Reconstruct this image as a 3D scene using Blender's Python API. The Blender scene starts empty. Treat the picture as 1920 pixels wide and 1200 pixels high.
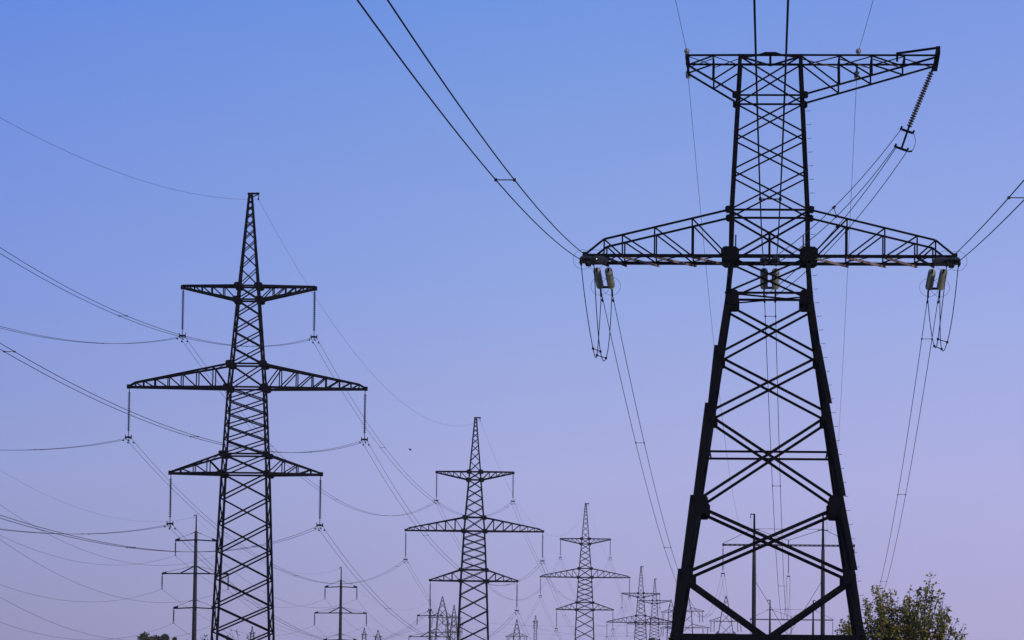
import bpy, math, random
from mathutils import Vector, Matrix
R = math.radians
SC = bpy.context.scene
COL = SC.collection

# ------------------------------------------------------------------ camera
FPX = 7500.0                       # focal length in photo pixels (1920 wide)
TILT, ROLL = math.atan(720 / FPX), 0.0111
CAMPOS = Vector((0, 0, 1.7))
cam = bpy.data.objects.new('camera', bpy.data.cameras.new('camera'))
COL.objects.link(cam)
cam.data.sensor_width = 36.0
cam.data.lens = FPX / 1920 * 36.0
cam.data.clip_start, cam.data.clip_end = 0.5, 30000
CAMM = Matrix.Translation(CAMPOS) @ Matrix.Rotation(math.pi / 2 + TILT, 4, 'X') @ Matrix.Rotation(ROLL, 4, 'Z')
cam.matrix_world = CAMM
SC.camera = cam

# ------------------------------------------------------------------ sky and sun
def lin(c):
    return tuple(((v / 255) / 12.92 if v / 255 <= .04045 else ((v / 255 + .055) / 1.055) ** 2.4) for v in c)
w = bpy.data.worlds.new('World'); SC.world = w; w.use_nodes = True
nt = w.node_tree; nt.nodes.clear()
N = lambda t: nt.nodes.new(t)
out, bg = N('ShaderNodeOutputWorld'), N('ShaderNodeBackground')
tc, sp = N('ShaderNodeTexCoord'), N('ShaderNodeSeparateXYZ')
nt.links.new(tc.outputs['Generated'], sp.inputs[0])
ZMAX = 0.25
zn = N('ShaderNodeMapRange'); zn.inputs['From Min'].default_value = -0.02; zn.inputs['From Max'].default_value = ZMAX
nt.links.new(sp.outputs['Z'], zn.inputs['Value'])
def sin_el(y): return math.sin(TILT + math.atan((600 - y) / FPX))
def ramp(stops):
    r = N('ShaderNodeValToRGB'); e = r.color_ramp.elements
    pts = [((sin_el(y) + .02) / (ZMAX + .02), lin(c)) for y, c in stops]
    pts = [(0.0, tuple(v * .82 for v in pts[0][1]))] + pts + [(1.0, tuple(v * k for v, k in zip(pts[-1][1], (.62, .72, .92))))]
    while len(e) < len(pts): e.new(.5)
    for el, (p, c) in zip(e, pts):
        el.position = p; el.color = (*c, 1)
    nt.links.new(zn.outputs[0], r.inputs[0])
    return r
rl = ramp([(1180, (149, 148, 187)), (905, (149, 159, 209)), (545, (129, 152, 221)), (275, (117, 146, 222)), (15, (102, 139, 222))])
rc = ramp([(1145, (167, 165, 207)), (895, (168, 173, 221)), (515, (143, 166, 226)), (255, (129, 158, 224)), (15, (113, 150, 224))])
rr = ramp([(1165, (175, 170, 212)), (905, (176, 176, 225)), (605, (158, 173, 229)), (300, (141, 163, 228)), (25, (125, 153, 226))])
def mapx(a, b):
    m = N('ShaderNodeMapRange'); m.inputs['From Min'].default_value = a; m.inputs['From Max'].default_value = b
    nt.links.new(sp.outputs['X'], m.inputs['Value']); return m
m1, m2 = mapx(-.127, .006), mapx(.006, .127)
x1, x2 = N('ShaderNodeMixRGB'), N('ShaderNodeMixRGB')
nt.links.new(m1.outputs[0], x1.inputs[0]); nt.links.new(rl.outputs[0], x1.inputs[1]); nt.links.new(rc.outputs[0], x1.inputs[2])
nt.links.new(m2.outputs[0], x2.inputs[0]); nt.links.new(x1.outputs[0], x2.inputs[1]); nt.links.new(rr.outputs[0], x2.inputs[2])
nt.links.new(x2.outputs[0], bg.inputs[0]); bg.inputs[1].default_value = 1.012
nt.links.new(bg.outputs[0], out.inputs[0])

sd = bpy.data.lights.new('sun', 'SUN'); sun = bpy.data.objects.new('sun', sd); COL.objects.link(sun)
sd.energy, sd.angle, sd.color = 3.2, R(.5), (1.0, .86, .68)
SUN_AZ, SUN_EL = R(112), R(28)      # azimuth right of the view axis
sdir = Vector((math.sin(SUN_AZ) * math.cos(SUN_EL), math.cos(SUN_AZ) * math.cos(SUN_EL), math.sin(SUN_EL)))
sun.rotation_euler = sdir.to_track_quat('Z', 'Y').to_euler()
vs = SC.view_settings
vs.view_transform, vs.look, vs.exposure, vs.gamma, vs.use_curve_mapping = 'Standard', 'None', 0, 1, False

# ------------------------------------------------------------------ measuring helpers
def ray(px, py):
    d = Vector(((px - 960) / FPX, -(py - 600) / FPX, -1.0))
    return (CAMM.to_3x3() @ d).normalized()
def at_depth(px, py, D):
    d = ray(px, py); return CAMPOS + d * (D / d.y)
def pix(p):
    q = CAMM.inverted() @ Vector(p); return (960 + FPX * q.x / -q.z, 600 - FPX * q.y / -q.z)

# ------------------------------------------------------------------ materials
def mat(name, col, rough=.7, spec=.12, metal=0.0, var=.25, scale=6.0, col2=None, trans=0.0):
    m = bpy.data.materials.new(name); m.use_nodes = True
    t = m.node_tree; b = t.nodes['Principled BSDF']
    b.inputs['Roughness'].default_value = rough; b.inputs['Metallic'].default_value = metal
    b.inputs['Specular IOR Level'].default_value = spec
    c2 = col2 or tuple(v * (1 - var) for v in col)
    nz = t.nodes.new('ShaderNodeTexNoise'); nz.inputs['Scale'].default_value = scale; nz.inputs['Detail'].default_value = 4
    co = t.nodes.new('ShaderNodeTexCoord'); t.links.new(co.outputs['Object'], nz.inputs['Vector'])
    r = t.nodes.new('ShaderNodeValToRGB')
    r.color_ramp.elements[0].position, r.color_ramp.elements[1].position = .35, .65
    r.color_ramp.elements[0].color = (*c2, 1); r.color_ramp.elements[1].color = (*col, 1)
    t.links.new(nz.outputs['Fac'], r.inputs[0]); t.links.new(r.outputs[0], b.inputs['Base Color'])
    if trans:
        o = t.nodes['Material Output']; tr = t.nodes.new('ShaderNodeBsdfTranslucent'); mx = t.nodes.new('ShaderNodeMixShader')
        t.links.new(r.outputs[0], tr.inputs[0]); mx.inputs[0].default_value = trans
        t.links.new(b.outputs[0], mx.inputs[1]); t.links.new(tr.outputs[0], mx.inputs[2]); t.links.new(mx.outputs[0], o.inputs[0])
    return m
STEEL = mat('dark_painted_steel', (.006, .0065, .008), .75, .05)
PINKLIT = mat('sunlit_pink_steel', (.25, .18, .17), .8, .1, col2=(.03, .022, .022), scale=1.3)  # warm sunlight on chosen bracing bars, put into their base colour
CONC = mat('weathered_concrete', (.034, .033, .036), .9, .1, scale=1.2)
WIRE = mat('aluminium_conductor', (.016, .017, .022), .7, .1)
DARKGLASS = mat('brown_porcelain', (.016, .015, .016), .5, .15)
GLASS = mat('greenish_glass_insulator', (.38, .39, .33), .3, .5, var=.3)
GLASSD = mat('darker_glass_insulator', (.05, .055, .05), .3, .6, var=.5)  # darker glass for the strings pointing at the camera
LEAF = mat('yellowing_leaf', (.33, .265, .036), .65, .15, scale=.75, col2=(.060, .080, .018), trans=.3)
LEAFD = mat('dark_leaf', (.075, .088, .028), .7, .12, scale=.8, trans=.3)
BARK = mat('grey_bark', (.05, .042, .035), .9, .1)
GROUND = mat('dry_grass', (.10, .09, .045), .95, .05, scale=.05, col2=(.05, .055, .02))
STEELF = mat('haze_paled_steel', (.085, .085, .10), .7, .2)  # far pylons: haze paleness painted into the steel colour
FEATHER = mat('dark_feather', (.02, .02, .022), .8, .1)

# ------------------------------------------------------------------ mesh builder
class MB:
    def __init__(s): s.v, s.f = [], []
    def add(s, vs_, fs):
        o = len(s.v); s.v += [tuple(p) for p in vs_]; s.f += [tuple(i + o for i in f) for f in fs]; return s
    def prism(s, a, b, prof, d1, d2):
        n = len(prof)
        vs_ = [a + d1 * x + d2 * y for x, y in prof] + [b + d1 * x + d2 * y for x, y in prof]
        return s.add(vs_, [tuple(range(n))[::-1], tuple(range(n, 2 * n))] + [(i, (i + 1) % n, n + (i + 1) % n, n + i) for i in range(n)])
    def angle(s, a, b, wd, nrm, off=0.0, t=.014):
        """steel angle a->b lying on a face with outward normal nrm"""
        a, b, nrm = Vector(a), Vector(b), Vector(nrm)
        d = (b - a).normalized(); d1 = d.cross(nrm)
        if d1.length < 1e-4: d1 = d.cross(Vector((0, 0, 1)))
        d1.normalize(); d2 = d1.cross(d).normalized()
        if d2.dot(nrm) > 0: d2 = -d2
        t = max(t, wd * .12); h = wd / 2
        prof = [(-h, off), (h, off), (h, off + t), (-h + t, off + t), (-h + t, off + wd * .55), (-h, off + wd * .55)]
        return s.prism(a, b, prof, d1, d2)
    def legangle(s, a, b, wd, sx, sy):
        t = wd * .12; d1, d2 = Vector((-sx, 0, 0)), Vector((0, -sy, 0))
        return s.prism(Vector(a), Vector(b), [(0, 0), (wd, 0), (wd, t), (t, t), (t, wd), (0, wd)], d1, d2)
    def bar(s, a, b, wd, ht=None, up=(0, 0, 1)):
        a, b = Vector(a), Vector(b); d = (b - a).normalized(); d1 = d.cross(Vector(up))
        if d1.length < 1e-3: d1 = d.cross(Vector((1, 0, 0)))
        d1.normalize(); d2 = d1.cross(d); x, y = wd / 2, (ht or wd) / 2
        return s.prism(a, b, [(-x, -y), (x, -y), (x, y), (-x, y)], d1, d2)
    def tube(s, pts, r, n=6, r1=None):
        pts = [Vector(p) for p in pts]; k = len(pts); rings = []
        for i, p in enumerate(pts):
            d = (pts[min(i + 1, k - 1)] - pts[max(i - 1, 0)]).normalized()
            a = d.cross(Vector((0, 0, 1)))
            if a.length < 1e-3: a = d.cross(Vector((1, 0, 0)))
            a.normalize(); b = a.cross(d)
            rr_ = r if r1 is None else r + (r1 - r) * i / (k - 1)
            rings += [p + (a * math.cos(2 * math.pi * j / n) + b * math.sin(2 * math.pi * j / n)) * rr_ for j in range(n)]
        fs = [(i * n + j, i * n + (j + 1) % n, (i + 1) * n + (j + 1) % n, (i + 1) * n + j) for i in range(k - 1) for j in range(n)]
        fs += [tuple(range(n))[::-1], tuple(range((k - 1) * n, k * n))]
        return s.add(rings, fs)
    def lathe(s, prof, a, d, n=12):
        a, d = Vector(a), Vector(d).normalized(); e1 = d.cross(Vector((.3, .9, .1))).normalized(); e2 = d.cross(e1)
        vs_ = [a + d * h + (e1 * math.cos(2 * math.pi * j / n) + e2 * math.sin(2 * math.pi * j / n)) * r for h, r in prof for j in range(n)]
        k = len(prof)
        fs = [(i * n + j, i * n + (j + 1) % n, (i + 1) * n + (j + 1) % n, (i + 1) * n + j) for i in range(k - 1) for j in range(n)]
        fs += [tuple(range(n))[::-1], tuple(range((k - 1) * n, k * n))]
        return s.add(vs_, fs)
    def ring(s, c, nrm, rad, r, n=28, m=6):
        c, nrm = Vector(c), Vector(nrm).normalized(); e1 = nrm.cross(Vector((.3, .2, .9))).normalized(); e2 = nrm.cross(e1)
        vs_, fs = [], []
        for i in range(n):
            q = 2 * math.pi * i / n; e = e1 * math.cos(q) + e2 * math.sin(q)
            for j in range(m):
                u = 2 * math.pi * j / m; vs_.append(c + e * (rad + r * math.cos(u)) + nrm * r * math.sin(u))
        for i in range(n):
            for j in range(m):
                fs.append((i * m + j, ((i + 1) % n) * m + j, ((i + 1) % n) * m + (j + 1) % m, i * m + (j + 1) % m))
        return s.add(vs_, fs)
    def plate(s, pts, nrm, th):
        nrm = Vector(nrm).normalized(); pts = [Vector(p) for p in pts]; n = len(pts)
        vs_ = [p + nrm * th / 2 for p in pts] + [p - nrm * th / 2 for p in pts]
        return s.add(vs_, [tuple(range(n)), tuple(range(n, 2 * n))[::-1]] + [(i, n + i, n + (i + 1) % n, (i + 1) % n) for i in range(n)])
    def build(s, name, m, parent=None, smooth=False, loc=None):
        me = bpy.data.meshes.new(name); me.from_pydata(s.v, [], s.f); me.update(); me.materials.append(m)
        if smooth:
            for p in me.polygons: p.use_smooth = True
        o = bpy.data.objects.new(name, me); COL.objects.link(o)
        if parent: o.parent = parent
        if loc is not None: o.location = loc
        return o
def tag(o, label, cat, group=None, kind=None):
    if label: o['label'] = label
    if cat: o['category'] = cat
    if group: o['group'] = group
    if kind: o['kind'] = kind
    return o
def thing(name, label, cat, loc=(0, 0, 0), rz=0.0, group=None):
    o = bpy.data.objects.new(name, None); o.empty_display_size = .5; COL.objects.link(o)
    o.location = loc; o.rotation_euler = (0, 0, rz)
    return tag(o, label, cat, group)
def dup(root, loc, rz, label, group=None, scale=1.0):
    r = root.copy(); COL.objects.link(r); r.location = loc; r.rotation_euler = (0, 0, rz); r.scale = (scale,) * 3
    r['label'] = label
    if group: r['group'] = group
    for ch in root.children:
        c = ch.copy(); COL.objects.link(c); c.parent = r
        for g in ch.children:
            d = g.copy(); COL.objects.link(d); d.parent = c
    return r

LINE_RZ = -math.atan(.0645)          # all lines run along (.0645, 1)
def W(root_loc, rz, p, scale=1.0):
    return Vector(root_loc) + Matrix.Rotation(rz, 3, 'Z') @ (Vector(p) * scale)

# ------------------------------------------------------------------ ground
g = MB(); n = 40
for j in range(n + 1):
    for i in range(n + 1):
        x, y = -9000 + 18000 * i / n, -9000 + 18000 * j / n
        g.v.append((x, y, -.6 * math.sin(x * .0021 + 1) * math.sin(y * .0017) * min(1, (abs(x) + abs(y)) / 1500) ))
g.f = [(j * (n + 1) + i, j * (n + 1) + i + 1, (j + 1) * (n + 1) + i + 1, (j + 1) * (n + 1) + i) for j in range(n) for i in range(n)]
tag(g.build('ground', GROUND), 'flat dry grass field under the power lines', 'field', kind='structure')

# ------------------------------------------------------------------ air
hz = MB(); x0, x1, y0, y1, z0, z1 = -500, 500, -320, 1650, -3, 62
hz.add([(x, y, z) for z in (z0, z1) for x, y in ((x0, y0), (x1, y0), (x1, y1), (x0, y1))], [(3, 2, 1, 0), (4, 5, 6, 7), (0, 1, 5, 4), (1, 2, 6, 5), (2, 3, 7, 6), (3, 0, 4, 7)])
hm = bpy.data.materials.new('pale_air'); hm.use_nodes = True; ht_ = hm.node_tree
ht_.nodes.remove(ht_.nodes['Principled BSDF']); pv_ = ht_.nodes.new('ShaderNodeVolumePrincipled')
pv_.inputs['Density'].default_value = 6e-5; pv_.inputs['Color'].default_value = (.97, .96, 1, 1)
ht_.links.new(pv_.outputs[0], ht_.nodes['Material Output'].inputs['Volume'])
tag(hz.build('haze', hm), 'thin bluish evening haze between the pylons', 'haze', kind='stuff')

# ------------------------------------------------------------------ lattice parts shared by every pylon
FACES = [((-1, -1), (1, -1), (0, -1, 0)), ((1, -1), (1, 1), (1, 0, 0)), ((1, 1), (-1, 1), (0, 1, 0)), ((-1, 1), (-1, -1), (-1, 0, 0))]
def octo(c, r, nrm, rz=None):
    c = Vector(c); nrm = Vector(nrm); e1 = Vector((0, 0, 1)).cross(nrm).normalized(); e2 = Vector((0, 0, 1))
    k = .62
    return [c + e1 * x * r + e2 * y * (rz or r) for x, y in ((-1, -k), (-k, -1), (k, -1), (1, -k), (1, k), (k, 1), (-k, 1), (-1, k))]

class Lattice:
    """square tapering body; hw(z) gives the half width"""
    def __init__(s, prof, dep=None): s.prof = prof; s.df = dep or (lambda z: 1.0)
    def hd(s, z): return s.hw(z) * s.df(z)
    def hw(s, z):
        p = s.prof
        for (z0, h0), (z1, h1) in zip(p, p[1:]):
            if z <= z1 or (z1, h1) == p[-1]: return h0 + (h1 - h0) * (z - z0) / (z1 - z0)
    def c(s, z, sx, sy): h = s.hw(z); return Vector((sx * h, sy * h * s.df(z), z))
    def legs(s, root, wid, m_=None):
        for sx in (-1, 1):
            for sy in (-1, 1):
                m = MB()
                for (z0, h0), (z1, h1) in zip(s.prof, s.prof[1:]):
                    if z0 == z1: continue
                    m.legangle((sx * h0, sy * h0 * s.df(z0), z0), (sx * h1, sy * h1 * s.df(z1), z1), wid((z0 + z1) / 2), sx, sy)
                m.build('leg', m_ or STEEL, root)
    def faces(s, root, nodes, belts, wx, wb, name='face_bracing', m_=None):
        for a, b, nrm in FACES:
            m = MB()
            for z0, z1 in zip(nodes, nodes[1:]):
                wq = wx((z0 + z1) / 2)
                m.angle(s.c(z0, *a), s.c(z1, *b), wq, nrm, .03)
                m.angle(s.c(z0, *b), s.c(z1, *a), wq, nrm, .03 + wq)
            for z in belts: m.angle(s.c(z, *a), s.c(z, *b), wb(z), nrm, .02)
            m.build(name, m_ or STEEL, root)

def arm(L, root, side, zb, zt, span, bays, kind, wc, ww, tipw=.12, shoulder=None, pinklit_bays=None, name='crossarm', m_=None):
    """one side of a crossarm: chords as the part, its web as a sub-part. kind up: flat bottom; down: flat top; box: parallel in plan"""
    ch, wb = MB(), MB(); hb, ht = L.hw(zb), L.hw(zt); db, dt = L.hd(zb), L.hd(zt); P = {}
    for sy in (-1, 1):
        dep = (lambda h, f: h if kind == 'box' else h + (tipw - h) * f)
        def bot(f, sy=sy):
            x = hb + (span - hb) * f
            z = zb if kind != 'down' else zb + (zt - .16 - zb) * f
            return Vector((side * x, sy * dep(db, f), z))
        def top(f, sy=sy):
            x = hb + (span - hb) * f
            if kind == 'down': return Vector((side * x, sy * dep(dt, f), zt))
            sf, sz = shoulder or (1.0, .1)
            if f <= sf: z = zt + (zb + sz - zt) * f / sf
            else: z = zb + sz * (1 - (f - sf) / (1 - sf)) + .05
            return Vector((side * x, sy * dep(dt, f), z))
        nr = (0, sy, 0)
        ch.angle(bot(0), bot(1), wc, nr, 0)
        t0 = Vector((side * ht, sy * dt, zt))
        if shoulder and kind != 'down':
            wt_ = wc * (.62 if kind == 'box' else .8); ch.angle(t0, top(shoulder[0]), wt_, nr, 0); ch.angle(top(shoulder[0]), top(1), wt_, nr, .0)
        else: ch.angle(t0, top(1), wc * .8 if kind != 'down' else wc, nr, 0)
        for i, f in enumerate(bays):
            wb.angle(bot(f), top(f), ww, nr, .03)
            f0 = bays[i - 1] if i else 0.0
            wb.angle(top(f), bot(f0), ww, nr, .03 + ww)
        P[sy] = (bot, top)
    fs = [0.0] + list(bays) + [1.0]
    rm = MB()
    for i, (f0, f1) in enumerate(zip(fs, fs[1:])):
        tgt = rm if (pinklit_bays and i in pinklit_bays) else wb
        for fn in (() if kind == 'box' else (0, 1)):
            a, b = P[-1][fn](f0), P[1][fn](f1)
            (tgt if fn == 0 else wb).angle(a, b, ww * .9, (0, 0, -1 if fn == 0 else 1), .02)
        if kind == 'box':
            fa, fb_ = (f0, f1) if side > 0 else (f1, f0)
            a, b = P[-1][0](fa), P[1][0](fb_); e_ = (b - a).normalized() * .22; dz_ = Vector((0, 0, -.05))
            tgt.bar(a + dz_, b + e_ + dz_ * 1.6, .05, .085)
            a, b = P[1][0](fa), P[-1][0](fb_); wb.angle(a, b, ww * .9, (0, 0, -1), .06)
    if kind == 'box': ch.bar(P[-1][0](1) - Vector((0, .2, 0)), P[1][0](1) + Vector((0, .2, 0)), .2, .22)
    else: ch.bar(P[-1][0](1) + Vector((0, -.1, .05)), P[1][0](1) + Vector((0, .1, .05)), .24, .3)
    o = ch.build(name, m_ or STEEL, root)
    wb.build('web_bracing', m_ or STEEL, o)
    if rm.v: tag(rm.build('bottom_bracing', PINKLIT, o), 'bracing under the crossarm, painted pinkish as if sunlit', None)
    return o

def wire_pts(a, b, sag, n=40):
    a, b = Vector(a), Vector(b)
    return [a.lerp(b, i / n) - Vector((0, 0, 4 * sag * (i / n) * (1 - i / n))) for i in range(n + 1)]
def single_wire(name, label, cat, a, b, sag, r, group=None, n=40):
    a = Vector(a); pts = [p - a for p in wire_pts(a, b, sag, n)]
    return tag(MB().tube(pts, r, 6).build(name, WIRE, loc=a), label, cat, group)
def twin(label, a, b, sag, group, gap=.42, r=.016, spacers=(), dampers=(1, 1), n=48):
    """twin bundled conductor with its spacers and vibration dampers"""
    a, b = Vector(a), Vector(b); t = thing('twin_conductor', label, 'power line', a, 0, group)
    d = (b - a); d.z = 0; L = d.length; d.normalize(); s = Vector((d.y, -d.x, 0))
    P = lambda f: (b - a) * f - Vector((0, 0, 4 * sag * f * (1 - f)))
    for q in (-1, 1):
        MB().tube([P(i / n) + s * q * gap / 2 for i in range(n + 1)], r, 6).build('wire', WIRE, t)
    for f in spacers:
        m = MB(); c = P(f); m.bar(c - s * gap / 2, c + s * gap / 2, .022)
        for q in (-1, 1): m.bar(c + s * q * gap / 2 - d * .06, c + s * q * gap / 2 + d * .06, .062)
        m.build('spacer', WIRE, t)
    for e, on in ((0, dampers[0]), (1, dampers[1])):
        if not on: continue
        for q in (-1, 1):
            f = 1.15 / L if e == 0 else 1 - 1.15 / L
            c = P(f) + s * q * gap / 2; m = MB(); u = Vector((0, 0, 1))
            m.bar(c + u * .02, c - u * .13, .035); m.tube([c - u * .12 - d * .2, c - u * .12 + d * .2], .012)
            for k in (-1, 1): m.tube([c - u * .12 + d * k * .13, c - u * .12 + d * k * .24], .045, 8)
            m.build('vibration_damper', WIRE, t)
    return t

def disc_profile(n, length, rd, rc):
    p = [(0, rc * .8)]; st = length / n
    for i in range(n):
        z = i * st
        p += [(z + st * .12, rc), (z + st * .40, rc), (z + st * .55, rd * .75), (z + st * .62, rd), (z + st * .70, rd), (z + st * .74, rc * 1.4), (z + st * .98, rc * .7)]
    return p + [(length, rc * .6)]

# ------------------------------------------------------------------ the fir-shaped double circuit pylons
D1 = 300.0
ZC = lambda y, x=462: at_depth(x, y, D1).z
X1 = at_depth(459, 900, D1).x
U = D1 / FPX * 1.0045
zt_, zu1, zu0, zm1, zm0, zl1, zl0 = ZC(363), ZC(537), ZC(563), ZC(684), ZC(728), ZC(853), ZC(889)
def fir_pylon(label, loc, rz, group):
    root = thing('lattice_pylon', label, 'pylon', loc, rz, group)
    L = Lattice([(-5, 66 * U), (zl0, 43.5 * U), (zm0, 35 * U), (zu1, 19.5 * U)])
    L.legs(root, lambda z: .15 if z > zl0 else .175)
    nd = [0.0]
    zs = [ZC(y) for y in (1285, 1235, 1185, 1137, 1086, 1035, 984, 935)] + [zl0, zl1] + [ZC(y) for y in (826, 800, 776, 751)] + [zm0, zm1, ZC(652), ZC(622), ZC(592), zu0, zu1]
    L.faces(root, [-4, -1.2] + zs, [zl0, zl1, zm0, zm1, zu0, zu1], lambda z: .12 if z < zl0 else .10, lambda z: .14)
    # earth-wire peak
    pk = MB(); Lp = Lattice([(zu1, 19.5 * U), (zt_, 4.2 * U)])
    for sx in (-1, 1):
        for sy in (-1, 1): pk.legangle(Lp.c(zu1, sx, sy), Lp.c(zt_, sx, sy), .15, sx, sy)
    peak = pk.build('peak', STEEL, root); web = MB(); z = zu1
    nodes = [zu1]
    while z < zt_ - .3:
        z += max(.45, Lp.hw(z) * 1.75); nodes.append(min(z, zt_))
    for a, b, nrm in FACES:
        for z0, z1 in zip(nodes, nodes[1:]):
            web.angle(Lp.c(z0, *a), Lp.c(z1, *b), .075, nrm, .03); web.angle(Lp.c(z0, *b), Lp.c(z1, *a), .075, nrm, .1)
    web.build('web_bracing', STEEL, peak)
    br = MB(); br.bar((-.22, 0, zt_), (.66, 0, zt_ + .02), .3, .12); br.bar((-.1, 0, zt_ - .4), (.6, 0, zt_ - .03), .07)
    br.tube([(.6, 0, zt_), (.6, 0, zt_ - .42)], .035); br.bar((.6, -.14, zt_ - .42), (.6, .14, zt_ - .42), .1)
    br.build('earth_wire_bracket', STEEL, peak)
    for sd_ in (-1, 1):
        arm(L, root, sd_, zu0, zu1, 125 * U, [.24, .46, .64, .78, .90], 'down', .18, .085)
        arm(L, root, sd_, zm0, zm1, 222.5 * U, [.145, .31, .465, .60, .735, .85, .93], 'up', .19, .09, shoulder=(.93, .36))
        arm(L, root, sd_, zl0, zl1, 141.5 * U, [.27, .54, .80], 'up', .18, .085)
    for z in (zu0, zu1, zm0, zm1, zl0, zl1):
        for sx in (-1, 1):
            for sy in (-1, 1):
                h = L.hw(z); r = .32 if z > zl1 else .28
                MB().plate(octo((sx * (h - .02), sy * (h + .035), z), r, (0, 1, 0), r * .8), (0, 1, 0), .03).build('gusset_plate', STEEL, root)
    return root
TRZ = -math.atan(.02)
ARMS = [('upper', zu1 - .1, 125 * U), ('middle', zm0 - .1, 222.5 * U), ('lower', zl0 - .1, 141.5 * U)]
SLEN = 3.3
def string_proto():
    t = thing('insulator_string', 'proto', 'insulator string')
    m = MB(); m.tube([(0, 0, 0), (0, 0, -.3)], .03); m.lathe(disc_profile(20, SLEN - .35, .135, .045), (0, 0, -.25), (0, 0, -1), 10)
    m.tube([(0, 0, -SLEN + .15), (0, 0, -SLEN - .35)], .03); m.build('disc_column', DARKGLASS, t)
    y = MB(); y.plate([(-.25, 0, -SLEN - .3), (.25, 0, -SLEN - .3), (.25, 0, -SLEN - .37), (.05, 0, -SLEN - .46), (-.05, 0, -SLEN - .46), (-.25, 0, -SLEN - .37)], (0, 1, 0), .05)
    for q in (-1, 1): y.bar((q * .23, 0, -SLEN - .38), (q * .23, 0, -SLEN - .18), .05)
    y.build('yoke_plate', STEEL, t)
    for q in (-1, 1):
        c = MB(); c.bar((q * .21, -.2, -SLEN - .44), (q * .21, .2, -SLEN - .44), .08, .11); c.build('clamp', STEEL, t)
    return t
YOKE = SLEN + .46
sprot = string_proto(); used = [False]
def put_string(p, label, group, scale=1.0, rz=LINE_RZ):
    if not used[0]:
        used[0] = True; sprot.location = p; sprot.rotation_euler = (0, 0, rz); sprot['label'] = label; sprot['group'] = group
        return sprot
    return dup(sprot, p, rz, label, group, scale)

FIR = [(455.5, 300.0, 362), (887, 519.0, 783), (1096, 800.0, 944), (1201, 1056.0, 1062), (1227, 1300.0, 1085)]
FNAME = ['largest fir-shaped pylon', 'second largest fir-shaped pylon', 'third largest fir-shaped pylon', 'fourth largest fir-shaped pylon', 'smallest fir-shaped pylon']
FLOC = []
for i, (px, D, ytop) in enumerate(FIR):
    p = at_depth(px, ytop, D); z0 = p.z - zt_ if i else 0.0
    q = at_depth(px, 1190, D)
    FLOC.append(Vector((q.x, D, z0)))
FL_LABEL = ['black lattice pylon with three tapering crossarms, largest of the row at left',
            'black lattice pylon with three crossarms, second in size, left of centre',
            'slender three-armed lattice pylon, third in size, standing near the centre',
            'small three-armed lattice pylon, fourth in the row, left of the big tower leg',
            'tiny hazy three-armed lattice pylon overlapping the fourth one beside the big tower leg']
firs = []
for i, loc in enumerate(FLOC):
    if i == 0: firs.append(fir_pylon(FL_LABEL[0], loc, TRZ, 'row of fir-shaped lattice pylons'))
    else: firs.append(dup(firs[0], loc, TRZ, FL_LABEL[i], 'row of fir-shaped lattice pylons'))
ORD = {-1: 'left', 1: 'right'}
ATT = []
for i, loc in enumerate(FLOC):
    A = {}
    for an, z, sp_ in ARMS:
        for sd_ in (-1, 1):
            top = W(loc, TRZ, (sd_ * (sp_ - .06), 0, z))
            put_string(top, f'dark insulator string on {ORD[sd_]} tip of {an} crossarm, {FNAME[i]}', 'insulator strings on the fir-shaped pylons', rz=TRZ)
            A[(an, sd_)] = top - Vector((0, 0, YOKE))
    A['earth'] = W(loc, TRZ, (.6, 0, zt_ - .42))
    ATT.append(A)
line_d = Vector((.0645, 1, 0)).normalized()
span0 = line_d * 245
for i in range(len(FLOC)):
    # span towards the camera side (the first one runs out of the left edge)
    for key, b in ATT[i].items():
        cat_ = {('upper', -1): (.1245, .00056), ('upper', 1): (.127, .000542), ('middle', -1): (.103, .00043), ('middle', 1): (.103, .00044), ('lower', -1): (.077, .00042), ('lower', 1): (.0965, .00044), 'earth': (.131, .00044)}[key]
        if i == 0: a = b - span0 + Vector((0, 0, -cat_[0] * 245 + cat_[1] * 245 ** 2))
        else: a = ATT[i - 1][key]
        L = (b - a).length; sag = (cat_[1] if i == 0 else .00053) * L * L / 4
        nm = FNAME[i]
        if key == 'earth':
            lab = f'thin topmost earth wire reaching the peak of the {nm}' if i else f'thin earth wire from the left edge to the peak of {nm}'
            single_wire('earth_wire', lab, 'earth wire', a, b, sag * (.96 if i else 1), .009, 'earth wires of the fir-shaped pylons', 48)
        else:
            an, sd_ = key
            lab = f'twin conductor on {ORD[sd_]} {an} arm, sagging between {FNAME[i-1]} and next: {nm}' if i else f'twin conductor from the left edge to {ORD[sd_]} {an} arm of {nm}'
            if i: lab = f'sagging twin conductor, {ORD[sd_]} {an} arm, {["", "first to second", "second to third", "third to fourth", "fourth to fifth"][i]} fir-shaped pylon'
            sps = [k * 52 / L for k in range(1, int(L / 52) + 1)] if i < 3 else []
            twin(lab, a, b, sag, 'twin conductors of the fir-shaped pylons', spacers=sps, dampers=(1 if i else 0, 1), r=.014)

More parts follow.
